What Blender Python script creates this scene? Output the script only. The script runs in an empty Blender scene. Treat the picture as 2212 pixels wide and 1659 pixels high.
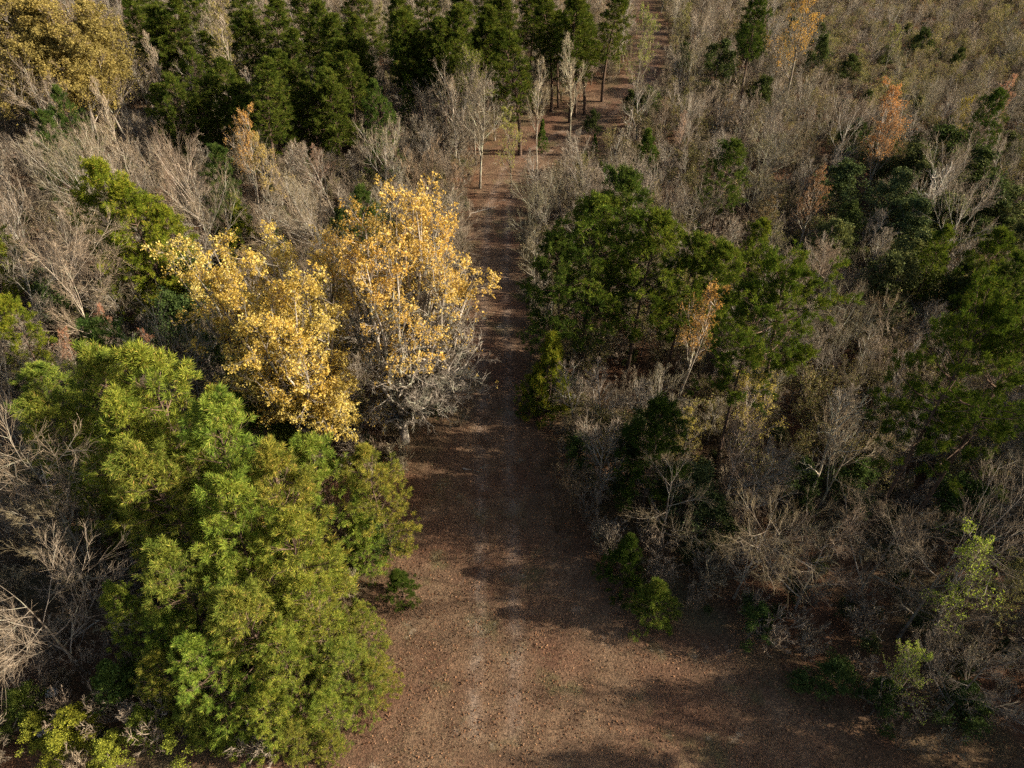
import bpy, math, random
import numpy as np

# ------------------------------------------------------------------ camera, sky, sun, exposure
scene = bpy.context.scene
COL = scene.collection
H = 34.0                                  # drone height (m)
PITCH = math.radians(41.6)
FPX = 1533.7                              # focal length in pixels of a 2212 x 1659 picture
CX, CY = 1106.0, 829.5

cam_data = bpy.data.cameras.new('camera')
cam_data.sensor_fit = 'HORIZONTAL'
cam_data.sensor_width = 36.0
cam_data.lens = FPX / 2212.0 * 36.0
cam_data.clip_start = 0.5
cam_data.clip_end = 3000
camera = bpy.data.objects.new('camera', cam_data)
camera.location = (0, 0, H)
camera.rotation_euler = (math.pi / 2 - PITCH, 0, 0)
COL.objects.link(camera)
scene.camera = camera

SUN_EL = math.radians(25)
SUN_AZ = math.radians(-4)                  # measured from +X (the side across the track) towards +Y
world = bpy.data.worlds.new('World')
scene.world = world
world.use_nodes = True
wn = world.node_tree
wn.nodes.clear()
sky = wn.nodes.new('ShaderNodeTexSky')
sky.sky_type = 'NISHITA'
sky.sun_disc = False
sky.dust_density = 4.0
sky.ozone_density = 0.4
sky.sun_elevation = SUN_EL
sky.sun_rotation = math.pi / 2 - SUN_AZ
bg = wn.nodes.new('ShaderNodeBackground')
bg.inputs['Strength'].default_value = 0.072
wo = wn.nodes.new('ShaderNodeOutputWorld')
wn.links.new(sky.outputs[0], bg.inputs[0])
wn.links.new(bg.outputs[0], wo.inputs[0])

sun_data = bpy.data.lights.new('sun', 'SUN')
sun_data.energy = 5.0
sun_data.angle = math.radians(0.5)
sun_data.color = (1.0, 0.885, 0.73)
sun = bpy.data.objects.new('sun', sun_data)
COL.objects.link(sun)
sun.rotation_euler = (math.pi / 2 - SUN_EL, 0, SUN_AZ + math.pi / 2)

scene.view_settings.view_transform = 'Standard'
scene.view_settings.look = 'None'
scene.view_settings.gamma = 1.0
scene.view_settings.use_curve_mapping = False
scene.view_settings.exposure = 1.47
scene.cycles.use_denoising = False
scene.cycles.max_bounces = 3
scene.cycles.diffuse_bounces = 2
scene.cycles.glossy_bounces = 1
scene.cycles.transmission_bounces = 2
scene.cycles.transparent_max_bounces = 4
scene.cycles.caustics_reflective = False
scene.cycles.caustics_refractive = False
scene.cycles.sample_clamp_indirect = 4.0
scene.render.filter_size = 1.15
scene.cycles.adaptive_threshold = 0.02

rng = np.random.default_rng(20240)
random.seed(7)
CP, SP = math.cos(PITCH), math.sin(PITCH)


def ray(u, v):
    x = (u - CX) / FPX
    y = -(v - CY) / FPX
    return np.array([x, CP + y * SP, -SP + y * CP])


def at(u, v, h=0.0):
    """the point h metres above the ground that the pixel (u, v) looks at"""
    d = ray(u, v)
    t = (H - h) / -d[2]
    return np.array([d[0] * t, d[1] * t, h])


def on_plane(u, v, y):
    """the point that the pixel looks at in the upright plane at distance y"""
    d = ray(u, v)
    t = y / d[1]
    return np.array([d[0] * t, y, H + d[2] * t])


# ------------------------------------------------------------------ materials
def new_mat(name):
    m = bpy.data.materials.new(name)
    m.use_nodes = True
    nt = m.node_tree
    nt.nodes.clear()
    out = nt.nodes.new('ShaderNodeOutputMaterial')
    return m, nt, out


def math_node(nt, op, a, b=None):
    n = nt.nodes.new('ShaderNodeMath')
    n.operation = op
    for i, x in enumerate((a, b)):
        if x is None:
            continue
        if isinstance(x, (int, float)):
            n.inputs[i].default_value = x
        else:
            nt.links.new(x, n.inputs[i])
    return n.outputs[0]


def mix_col(nt, fac, a, b, mode='MIX'):
    n = nt.nodes.new('ShaderNodeMix')
    n.data_type = 'RGBA'
    n.blend_type = mode
    for sock, x in ((n.inputs[0], fac), (n.inputs[6], a), (n.inputs[7], b)):
        if isinstance(x, (int, float)):
            sock.default_value = x
        elif isinstance(x, tuple):
            sock.default_value = (x[0], x[1], x[2], 1)
        else:
            nt.links.new(x, sock)
    return n.outputs[2]


def ramp(nt, fac, stops):
    n = nt.nodes.new('ShaderNodeValToRGB')
    e = n.color_ramp.elements
    while len(e) < len(stops):
        e.new(0.5)
    for el, (p, c) in zip(e, stops):
        el.position = p
        el.color = (c[0], c[1], c[2], 1)
    nt.links.new(fac, n.inputs[0])
    return n.outputs[0]


def noise(nt, vec, scale, detail=3, rough=0.55):
    n = nt.nodes.new('ShaderNodeTexNoise')
    n.inputs['Scale'].default_value = scale
    n.inputs['Detail'].default_value = detail
    n.inputs['Roughness'].default_value = rough
    if vec is not None:
        nt.links.new(vec, n.inputs['Vector'])
    return n.outputs['Fac']


def leaf_material(name, stops, translucent=0.35, patch=None, patch_scale=0.6, gloss=0.0):
    """stops: colour ramp over single leaves; the object's own colour tints it; patch: second colour in large patches"""
    m, nt, out = new_mat(name)
    geo = nt.nodes.new('ShaderNodeNewGeometry')
    info = nt.nodes.new('ShaderNodeObjectInfo')
    tc = nt.nodes.new('ShaderNodeTexCoord')
    col = ramp(nt, geo.outputs['Random Per Island'], stops)
    if patch:
        f = noise(nt, tc.outputs['Object'], patch_scale, 1)
        f = ramp(nt, f, [(0.44, (0, 0, 0)), (0.58, (1, 1, 1))])
        col = mix_col(nt, f, col, mix_col(nt, 1.0, col, patch, 'MULTIPLY'))
    col = mix_col(nt, 1.0, col, info.outputs['Color'], 'MULTIPLY')
    d = nt.nodes.new('ShaderNodeBsdfDiffuse')
    t = nt.nodes.new('ShaderNodeBsdfTranslucent')
    g = nt.nodes.new('ShaderNodeBsdfGlossy')
    g.inputs['Roughness'].default_value = 0.5
    nt.links.new(col, d.inputs['Color'])
    nt.links.new(mix_col(nt, 1.0, col, (1.15, 1.1, 0.75), 'MULTIPLY'), t.inputs['Color'])
    mx = nt.nodes.new('ShaderNodeMixShader')
    mx.inputs[0].default_value = translucent
    nt.links.new(d.outputs[0], mx.inputs[1])
    nt.links.new(t.outputs[0], mx.inputs[2])
    if not gloss:
        nt.nodes.remove(g)
        nt.links.new(mx.outputs[0], out.inputs[0])
        return m
    mg = nt.nodes.new('ShaderNodeMixShader')
    mg.inputs[0].default_value = gloss
    nt.links.new(mx.outputs[0], mg.inputs[1])
    nt.links.new(g.outputs[0], mg.inputs[2])
    nt.links.new(mg.outputs[0], out.inputs[0])
    return m


def bark_material(name, dark, light, scale=3.0, lichen=None, vary=False):
    m, nt, out = new_mat(name)
    geo = nt.nodes.new('ShaderNodeNewGeometry')
    info = nt.nodes.new('ShaderNodeObjectInfo')
    tc = nt.nodes.new('ShaderNodeTexCoord')
    f = noise(nt, tc.outputs['Object'], scale, 1, 0.65)
    f = math_node(nt, 'ADD', math_node(nt, 'MULTIPLY', f, 0.9),
                  math_node(nt, 'MULTIPLY', math_node(nt, 'SUBTRACT', geo.outputs['Random Per Island'], 0.5), 0.55))
    col = ramp(nt, f, [(0.2, dark), (0.75, light)])
    if lichen:
        g = noise(nt, tc.outputs['Object'], 1.3, 1)
        col = mix_col(nt, ramp(nt, g, [(0.52, (0, 0, 0)), (0.66, (1, 1, 1))]), col, lichen)
    if vary:
        v = ramp(nt, info.outputs['Random'], [(0, (.58, .55, .50)), (.22, (1.05, 1.04, 1.0)), (.42, (.80, .72, .65)), (.6, (.84, .86, .70)), (.8, (1.05, .98, .90)), (1, (.60, .60, .52))])
        col = mix_col(nt, 1.0, col, v, 'MULTIPLY')
    col = mix_col(nt, 1.0, col, info.outputs['Color'], 'MULTIPLY')
    b = nt.nodes.new('ShaderNodeBsdfDiffuse')
    nt.links.new(col, b.inputs['Color'])
    nt.links.new(b.outputs[0], out.inputs[0])
    return m


MAT = {}
MAT['needle'] = leaf_material('pine_needles', [(0.0, (0.050, 0.074, 0.017)), (0.45, (0.098, 0.125, 0.024)), (0.9, (0.165, 0.185, 0.038)), (1.0, (0.23, 0.16, 0.06))],
                              0.28, (0.62, 0.72, 0.72), 0.75)
MAT['yellow'] = leaf_material('yellow_leaves', [(0.0, (0.34, 0.235, 0.055)), (0.5, (0.58, 0.44, 0.13)), (1.0, (0.74, 0.60, 0.25))], 0.48, (1.0, 0.90, 0.74), 0.35)
MAT['leaf'] = leaf_material('evergreen_leaves', [(0.0, (0.028, 0.038, 0.015)), (0.6, (0.058, 0.074, 0.028)), (1.0, (0.110, 0.125, 0.048))], 0.22, (0.95, 0.9, 0.8), 0.8, 0.0)
MAT['bud'] = leaf_material('spring_buds', [(0.0, (0.5, 0.5, 0.5)), (1.0, (1.0, 1.0, 1.0))], 0.4)
MAT['olive'] = leaf_material('olive_buds', [(0, (.11, .11, .040)), (.4, (.17, .165, .058)), (.75, (.23, .20, .080)), (1, (.28, .19, .10))], .35)
MAT['bark_pale'] = bark_material('pale_bark', (0.12, 0.10, 0.078), (0.42, 0.375, 0.315), 2.2, (0.30, 0.30, 0.23))
MAT['bark_twig'] = bark_material('twig_bark', (0.115, 0.090, 0.066), (0.385, 0.33, 0.26), 2.0, None, True)
MAT['bark_pine'] = bark_material('pine_bark', (0.05, 0.035, 0.026), (0.17, 0.115, 0.08), 4.0)
MAT['bark_dark'] = bark_material('dark_bark', (0.05, 0.04, 0.032), (0.19, 0.155, 0.12), 3.0)


# ------------------------------------------------------------------ mesh builders
def mesh_from(name, verts, faces, mat, smooth=False):
    """verts (n,3), faces: list of (m,k) index arrays"""
    me = bpy.data.meshes.new(name)
    faces = [f for f in faces if len(f)]
    loops = np.concatenate([f.ravel() for f in faces]).astype(np.int32)
    sizes = np.concatenate([np.full(len(f), f.shape[1], np.int32) for f in faces])
    starts = np.concatenate([[0], np.cumsum(sizes)[:-1]]).astype(np.int32)
    me.vertices.add(len(verts))
    me.vertices.foreach_set('co', np.asarray(verts, np.float32).ravel())
    me.loops.add(len(loops))
    me.loops.foreach_set('vertex_index', loops)
    me.polygons.add(len(sizes))
    me.polygons.foreach_set('loop_start', starts)
    me.polygons.foreach_set('loop_total', sizes)
    if smooth:
        me.polygons.foreach_set('use_smooth', np.ones(len(sizes), bool))
    me.update(calc_edges=True)
    me.materials.append(MAT[mat] if isinstance(mat, str) else mat)
    return me


def unit(a):
    return a / np.maximum(np.linalg.norm(a, axis=-1, keepdims=True), 1e-9)


class Geo:
    """collects vertices and faces of one mesh"""
    def __init__(self):
        self.v, self.q, self.t, self.n = [], [], [], 0

    def tubes(self, P, R, sides=3):
        N, K, _ = P.shape
        T = np.gradient(P, axis=1)
        T = unit(T)
        ref = np.where(np.abs(T[..., 2:3]) > 0.9, np.array([1.0, 0, 0]), np.array([0, 0, 1.0]))
        A = unit(np.cross(T, ref))
        B = np.cross(T, A)
        ang = np.arange(sides) * 2 * math.pi / sides
        V = P[:, :, None, :] + R[:, :, None, None] * (np.cos(ang)[:, None] * A[:, :, None, :] + np.sin(ang)[:, None] * B[:, :, None, :])
        idx = np.arange(N * K * sides).reshape(N, K, sides) + self.n
        a = idx[:, :-1, :]
        b = idx[:, 1:, :]
        F = np.stack([a, np.roll(a, -1, 2), np.roll(b, -1, 2), b], -1).reshape(-1, 4)
        self.v.append(V.reshape(-1, 3))
        self.q.append(F)
        self.n += N * K * sides

    def leaves(self, C, size, rng, flat=0.0, axis=None):
        """rhombus leaves at points C"""
        N = len(C)
        s = size * rng.uniform(0.6, 1.35, (N, 1))
        d = unit(rng.normal(size=(N, 3)))
        if axis is not None:
            d = unit(d + axis)
        nrm = rng.normal(size=(N, 3))
        nrm[:, 2] += flat
        w = unit(np.cross(d, nrm))
        k = rng.uniform(0.28, 0.5, (N, 1))
        V = np.stack([C - d * s * .5, C + w * s * k, C + d * s * .5, C - w * s * k], 1)
        self.v.append(V.reshape(-1, 3))
        self.q.append(np.arange(N * 4).reshape(N, 4) + self.n)
        self.n += N * 4

    def needles(self, C, D, n, length, width, rng, cone=(0.12, 1.15), spread=0.14):
        """a brush of n thin needles at each point C along the twig direction D"""
        N = len(C)
        C = np.repeat(C, n, 0)
        D = np.repeat(unit(D), n, 0)
        M = N * n
        r = unit(np.cross(D, rng.normal(size=(M, 3))))
        a = rng.uniform(cone[0], cone[1], (M, 1))
        d = np.cos(a) * D + np.sin(a) * r
        L = length * rng.uniform(0.65, 1.2, (M, 1))
        base = C + D * rng.uniform(-spread, spread * .5, (M, 1))
        tip = base + d * L
        tip[:, 2] -= 0.02
        w = unit(np.cross(d, rng.normal(size=(M, 3)))) * width * rng.uniform(.7, 1.3, (M, 1)) * .5
        V = np.stack([base - w * .5, base + w * .5, base + d * L * .6 + w, tip, base + d * L * .6 - w], 1)
        V = V[:, [0, 2, 3]] if width < 0.012 else np.stack([base, base + d * L * .55 + w, tip, base + d * L * .55 - w], 1)
        k = V.shape[1]
        self.v.append(V.reshape(-1, 3))
        (self.q if k == 4 else self.t).append(np.arange(M * k).reshape(M, k) + self.n)
        self.n += M * k

    def mesh(self, name, mat, smooth=False):
        fs = []
        if self.q:
            fs.append(np.concatenate(self.q))
        if self.t:
            fs.append(np.concatenate(self.t))
        return mesh_from(name, np.concatenate(self.v), fs, mat, smooth)


def grow(S, D, L, r0, r1, K, wob, trop, rng):
    """N branches from starts S in directions D of lengths L; returns points and radii"""
    N = len(S)
    P = np.zeros((N, K, 3))
    P[:, 0] = S
    d = unit(D)
    step = (np.asarray(L) / (K - 1))[:, None]
    for k in range(1, K):
        d = d + rng.normal(size=(N, 3)) * wob
        d[:, 2] += trop
        d = unit(d)
        P[:, k] = P[:, k - 1] + d * step
    t = np.linspace(0, 1, K)[None, :]
    R = np.asarray(r0)[:, None] * (1 - t) + np.asarray(r1)[:, None] * t
    return P, R


def sprout(P, R, L, n, t0, t1, ang, ang_sd, ratio, rng, taper=0.55, even=False, rr=0.62):
    """children of branches P: starts, directions, lengths, radii"""
    N, K, _ = P.shape
    par = np.repeat(np.arange(N), n)
    M = N * n
    if even:
        t = np.tile(np.linspace(t0, t1, n), N) + rng.normal(size=M) * 0.02
    else:
        t = t0 + (t1 - t0) * ((np.tile(np.arange(n), N) + rng.uniform(0, 1, M)) / n)
    t = np.clip(t, 0, 0.999)
    x = t * (K - 1)
    i = np.floor(x).astype(int)
    f = (x - i)[:, None]
    S = P[par, i] * (1 - f) + P[par, i + 1] * f
    T = unit(P[par, i + 1] - P[par, i])
    Rp = R[par, i] * (1 - f[:, 0]) + R[par, i + 1] * f[:, 0]
    side = unit(np.cross(T, rng.normal(size=(M, 3))))
    a = np.radians(ang + rng.normal(size=M) * ang_sd)[:, None]
    D = np.cos(a) * T + np.sin(a) * side
    Lc = np.asarray(L)[par] * ratio * (1 - taper * t) * rng.uniform(0.6, 1.25, M)
    return S, D, Lc, Rp * rr, par


def bare_parts(rng, h=10.0, crown0=0.35, n1=18, ang1=48, len1=0.32, n2=6, n3=5, n4=3, trunk_r=0.011, wob=0.06, trop=0.10,
               lean=0.03, stems=1, fork=False, tip=0.006, shape='oval'):
    """woody skeleton: (trunk geo, crown geo, terminal points, terminal directions)"""
    g0, g1 = Geo(), Geo()
    S = np.zeros((stems, 3))
    if stems > 1:
        S[:, :2] = rng.normal(size=(stems, 2)) * 0.12
    D = np.tile(np.array([0, 0, 1.0]), (stems, 1)) + rng.normal(size=(stems, 3)) * lean * (1 if stems == 1 else 6)
    Ls = np.full(stems, h) * (1 if stems == 1 else rng.uniform(.7, 1.0, stems))
    rt = h * trunk_r / math.sqrt(stems)
    P0, R0 = grow(S, D, Ls, np.full(stems, rt), np.full(stems, tip * 1.5), 10, 0.035, 0.02, rng)
    R0[:, 0] *= 1.35
    g0.tubes(P0, R0, 7)
    S, D, L, r, par = sprout(P0, R0, Ls, n1, crown0, 0.97, ang1, 9, 1.0, rng, 0.0)
    hh = (S[:, 2] / h - crown0) / (1 - crown0)
    hh = np.clip(hh, 0, 1)
    prof = {'oval': np.sqrt(np.clip(1 - (hh * 1.05 - .1) ** 2, .04, 1)) * (1.05 - .55 * hh), 'cone': 1.05 - .9 * hh, 'top': .45 + .75 * np.sin(hh * 2.6)}[shape]
    L = h * len1 * prof * rng.uniform(.65, 1.2, len(S))
    P1, R1 = grow(S, D, L, np.clip(r, tip * 3, rt * .55), np.full(len(S), tip * 2.0), 7, wob, trop, rng)
    g0.tubes(P1, R1, 4)
    S, D, L2, r, par = sprout(P1, R1, L, n2, 0.22, 0.98, 34, 10, 0.58, rng, 0.45)
    P2, R2 = grow(S, D, L2, np.maximum(r, tip * 1.9), np.full(len(S), tip * 1.1), 5, wob * 1.3, trop * .8, rng)
    g0.tubes(P2, R2, 3)
    S, D, L3, r, par = sprout(P2, R2, L2, n3, 0.2, 1.0, 31, 11, 0.62, rng, 0.45)
    P3, R3 = grow(S, D, np.maximum(L3, .16), np.maximum(r, tip), np.full(len(S), tip * .8), 4, wob * 1.5, trop * .6, rng)
    g1.tubes(P3, R3, 3)
    ends = [P2[:, -1], P3[:, -1]]
    dirs = [P2[:, -1] - P2[:, -2], P3[:, -1] - P3[:, -2]]
    if n4:
        S, D, L4, r, par = sprout(P3, R3, np.maximum(L3, .22), n4, 0.15, 1.0, 30, 12, 0.85, rng, 0.35)
        P4, R4 = grow(S, D, np.maximum(L4, .12), np.maximum(r, tip * .8), np.full(len(S), tip * .5), 3, wob * 1.6, trop * .5, rng)
        g1.tubes(P4, R4, 3)
        ends.append(P4[:, -1])
        dirs.append(P4[:, -1] - P4[:, 0])
    return g0, g1, np.concatenate(ends), unit(np.concatenate(dirs))


def pine_parts(rng, h=12.0, crown0=0.25, R=2.6, whorls=18, per=5, subs=6, tufts=3, n=18, nl=0.22, nw=0.016, shape='round', droop=0.0, bare=0.0, clump=0):
    g0, g1 = Geo(), Geo()
    P0, R0 = grow(np.zeros((1, 3)), np.array([[rng.normal() * .03, rng.normal() * .03, 1]]), np.array([h]), np.array([h * .0125]), np.array([.015]), 12, 0.02, 0.01, rng)
    g0.tubes(P0, R0, 8)
    zs = np.linspace(crown0, 0.985, whorls)
    n1 = whorls * per
    t = np.clip(np.repeat(zs, per) + rng.normal(size=n1) * .012, 0.02, .995)
    x = t * 11
    i = np.minimum(np.floor(x).astype(int), 10)
    f = (x - i)[:, None]
    S = P0[0, i] * (1 - f) + P0[0, i + 1] * f
    s = (t - crown0) / (1 - crown0)
    s = np.clip(s, 0, 1)
    if shape == 'round':
        prof = np.sqrt(np.clip(1 - s, 0, 1)) * (.72 + .5 * s) + .05
    elif shape == 'flat':
        prof = np.clip(1.0 - .55 * s ** 3, .1, 1) * np.where(s < .3, .75, 1.0)
    else:
        prof = (1 - s) ** .8 + .07
    L = R * prof * rng.uniform(.65, 1.2, n1)
    az = rng.uniform(0, 2 * math.pi, whorls).repeat(per) + np.tile(np.arange(per) * 2 * math.pi / per, whorls) + rng.normal(size=n1) * .25
    el = np.radians(-8 + 62 * s ** 1.4 + rng.normal(size=n1) * 9)
    D = np.stack([np.cos(az) * np.cos(el), np.sin(az) * np.cos(el), np.sin(el)], 1)
    P1, R1 = grow(S, D, L, .012 + .011 * L, np.full(n1, .008), 6, .07, .07 - droop, rng)
    g0.tubes(P1, R1, 4)
    S, D, L2, r, par = sprout(P1, R1, L, subs, 0.30, 0.98, 46, 11, 0.5, rng, 0.45)
    D[:, 2] = D[:, 2] * .7 + .12
    L2 = np.maximum(L2, .22)
    P2, R2 = grow(S, D, L2, np.minimum(r, .016), np.full(len(S), .006), 4, .10, .10, rng)
    g0.tubes(P2, R2, 3)
    if bare:
        keep = rng.uniform(size=len(P2)) > bare
        P2, R2, L2 = P2[keep], R2[keep], L2[keep]
    S, D, L3, r, par = sprout(P2, R2, L2, tufts, .35, 1.0, 35, 14, .45, rng, .2)
    C = S + unit(D) * np.maximum(L3, .12)[:, None]
    D = unit(D) + np.array([0, 0, .35])
    C = np.concatenate([C, P2[:, -1], P1[:, -1], P0[:, -1]])
    D = np.concatenate([D, P2[:, -1] - P2[:, -2] + np.array([0, 0, .06]), P1[:, -1] - P1[:, -2], np.array([[0, 0, 1.0]])])
    if clump:            # pom-poms: several brushes close together at the twig ends
        C = np.concatenate([P2[:, -1], P2[:, 2], P1[:, -1], P0[:, -1]])
        D = np.concatenate([P2[:, -1] - P2[:, -2], P2[:, 2] - P2[:, 1], P1[:, -1] - P1[:, -2], np.array([[0, 0, .3]])])
        C = np.repeat(C, clump, 0)
        D = np.repeat(unit(D), clump, 0) + rng.normal(size=(len(C), 3)) * .45
        C = C + rng.normal(size=C.shape) * np.array([.16, .16, .10])
    g1.needles(C, D, n, nl, nw, rng, spread=nl * .6)
    return g0, g1


# ------------------------------------------------------------------ variants (meshes shared by the copies)
VAR = {}


def add_variant(kind, trunk, crown):
    VAR.setdefault(kind, []).append((trunk, crown))


def R_(seed):
    return np.random.default_rng(seed)


# bare trees, 10 m tall
for k in range(4):       # slender forest trees, straight stem
    g0, g1, e, d = bare_parts(R_(100 + k), crown0=.30 + .05 * (k % 3), n1=22, ang1=40 + 3 * k, len1=.24 + .02 * (k % 3), n2=6, n3=5, n4=3, tip=.0085)
    add_variant('slender', g0.mesh('trunk', 'bark_pale'), g1.mesh('crown', 'bark_twig'))
for k in range(3):       # spreading open-grown trees
    g0, g1, e, d = bare_parts(R_(200 + k), crown0=.22, n1=15, ang1=50, len1=.50, n2=8, n3=6, n4=3, trunk_r=.014, wob=.07, trop=.12, lean=.06, tip=.0085, shape='top' if k % 2 else 'oval')
    add_variant('spreading', g0.mesh('trunk', 'bark_pale'), g1.mesh('crown', 'bark_twig'))
for k in range(3):       # near trees: long fine twigs on curved pale limbs
    g0, g1, e, d = bare_parts(R_(240 + k), crown0=.20, n1=14, ang1=56, len1=.52, n2=8, n3=7, n4=4, trunk_r=.012, wob=.06, trop=.07, lean=.08, tip=.0058, shape='top' if k % 2 else 'oval')
    add_variant('fine', g0.mesh('trunk', 'bark_pale'), g1.mesh('crown', 'bark_twig'))
for k in range(3):       # several stems from one stool
    g0, g1, e, d = bare_parts(R_(300 + k), crown0=.22, n1=7, ang1=34, len1=.27, n2=5, n3=5, n4=3, trunk_r=.016, wob=.06, trop=.12, stems=4 + k % 2, tip=.0085)
    add_variant('clump', g0.mesh('trunk', 'bark_twig'), g1.mesh('crown', 'bark_twig'))
for k in range(3):       # trees in bud: twigs dotted with small leaves
    g0, g1, e, d = bare_parts(R_(400 + k), crown0=.26, n1=18, ang1=44, len1=.32, n2=6, n3=5, n4=3, tip=.0085)
    r = R_(450 + k)
    c = Geo()
    pts = np.repeat(e[r.uniform(size=len(e)) < .85], 2, 0)
    c.leaves(pts + r.normal(size=pts.shape) * .05, .085, r)
    add_variant('budding', g0.mesh('trunk', 'bark_pale'), g1.mesh('crown', 'bark_twig'))
    VAR.setdefault('budding_leaf', []).append(c.mesh('foliage', 'bud'))
    c = Geo()
    pts = np.repeat(e, 4, 0)
    c.leaves(pts + r.normal(size=pts.shape) * .09, .115, r)
    VAR.setdefault('leafy_leaf', []).append(c.mesh('foliage', 'bud'))
for k in range(2):       # dead snag: few stout pale limbs
    g0, g1, e, d = bare_parts(R_(480 + k), crown0=.35, n1=12, ang1=46, len1=.38, n2=5, n3=3, n4=0, trunk_r=.014, wob=.16, trop=.10, tip=.014)
    add_variant('snag', g0.mesh('trunk', 'bark_pale'), g1.mesh('crown', 'bark_pale'))

# pines
for k in range(3):       # dense young pines (12 m)
    g0, g1 = pine_parts(R_(500 + k), h=12, crown0=.07 + .03 * k, R=3.15, whorls=16, per=5, subs=6, tufts=2, n=38, nl=.33, nw=.021, bare=.30)
    add_variant('pine_dense', g0.mesh('trunk', 'bark_pine'), g1.mesh('crown', 'needle'))
for k in range(3):       # broad pines with tufted, knobbly crowns (12 m)
    g0, g1 = pine_parts(R_(520 + k), h=12, crown0=(.14, .30, .42)[k], R=3.0, whorls=(14, 12, 10)[k], per=5, subs=5, tufts=2, n=24, nl=.27, nw=.026, clump=3, bare=.08)
    add_variant('pine_tufted', g0.mesh('trunk', 'bark_pine'), g1.mesh('crown', 'needle'))
for k in range(3):       # tall forest pines (18 m) with a high crown
    g0, g1 = pine_parts(R_(540 + k), h=18, crown0=.42 + .05 * k, R=2.5, whorls=17, per=5, subs=5, tufts=3, n=13, nl=.38, nw=.044, shape='round')
    add_variant('pine_tall', g0.mesh('trunk', 'bark_pine'), g1.mesh('crown', 'needle'))
for k in range(2):       # open old pines (14 m), tufts apart
    g0, g1 = pine_parts(R_(560 + k), h=14, crown0=(.66, .50)[k], R=3.8, whorls=(6, 8)[k], per=5, subs=5, tufts=3, n=30, nl=.27, nw=.024, shape='flat', bare=.15, clump=4)
    add_variant('pine_open', g0.mesh('trunk', 'bark_pine'), g1.mesh('crown', 'needle'))
for k in range(2):       # pointed young pine (6 m)
    g0, g1 = pine_parts(R_(580 + k), h=6, crown0=.08, R=1.7, whorls=11, per=5, subs=5, tufts=2, n=36, nl=.30, nw=.020, shape='cone')
    add_variant('pine_young', g0.mesh('trunk', 'bark_pine'), g1.mesh('crown', 'needle'))

# broad-leaved evergreens (6 m)
for k in range(3):
    r = R_(600 + k)
    g0, g1, e, d = bare_parts(r, h=6, crown0=.10, n1=20, ang1=58, len1=.42, n2=6, n3=5, n4=2, tip=.006, shape='oval' if k < 2 else 'cone')
    c = Geo()
    pts = np.repeat(e, 5, 0)
    c.leaves(pts + r.normal(size=pts.shape) * .13, .13, r, flat=.8)
    add_variant('evergreen', g0.mesh('trunk', 'bark_dark'), c.mesh('crown', 'leaf'))


# ------------------------------------------------------------------ things
def link(o, parent=None):
    COL.objects.link(o)
    if parent is not None:
        o.parent = parent
    return o


def thing(name, label, cat, loc, rotz=0.0, scale=1.0, group=None, lean=(0, 0)):
    o = bpy.data.objects.new(name, None)
    o.empty_display_size = .3
    o.location = loc
    o.rotation_euler = (lean[0], lean[1], rotz)
    o.scale = scale if isinstance(scale, tuple) else (scale,) * 3
    o['label'] = label
    o['category'] = cat
    if group:
        o['group'] = group
    return link(o)


def part(name, mesh, parent, color=(1, 1, 1)):
    o = bpy.data.objects.new(name, mesh)
    o.color = (color[0], color[1], color[2], 1)
    return link(o, parent)


BASE_H = {'pine_tufted': 12, 'fine': 10, 'slender': 10, 'spreading': 10, 'clump': 10, 'budding': 10, 'snag': 10, 'pine_dense': 12, 'pine_tall': 18, 'pine_open': 14, 'pine_young': 6, 'evergreen': 6}
NAME = {'pine_tufted': 'pine_tree', 'fine': 'bare_tree', 'slender': 'bare_tree', 'spreading': 'bare_tree', 'clump': 'bare_tree', 'budding': 'budding_tree', 'snag': 'dead_tree', 'pine_dense': 'pine_tree',
        'pine_tall': 'pine_tree', 'pine_open': 'pine_tree', 'pine_young': 'pine_tree', 'evergreen': 'evergreen_shrub'}
NOTABLE = []             # (x, y, h, crown radius) of the trees the photograph lets one pick out
LIMB = np.random.default_rng(5)
PLACED = []              # (x, y, radius) of every tree


CROWN_R = {'pine_dense': .26, 'pine_tufted': .26, 'pine_tall': .15, 'pine_open': .27, 'pine_young': .28, 'evergreen': .38, 'spreading': .4, 'fine': .4, 'clump': .3, 'slender': .22, 'budding': .28, 'snag': .3}


def ground_z(x, y):
    return 0.0


def pix(x, y, z):
    dep = y * CP + (H - z) * SP
    return CX + x / dep * FPX, CY - (y * SP - (H - z) * CP) / dep * FPX, dep


def hides(x, y, h, rad, notable, share=.75):
    """would a tree here stand in front of one the photograph shows in full?"""
    u, v, d = pix(x, y, h * .65)
    for a, b, k, q in notable:
        if b <= y or b - y > 22:
            continue
        U, V, D = pix(a, b, k * .62)
        lim = share * (rad / d + q / D) * FPX
        if abs(u - U) < lim and abs(v - V) < lim + .12 * k / D * FPX:
            return True
    return False


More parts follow.
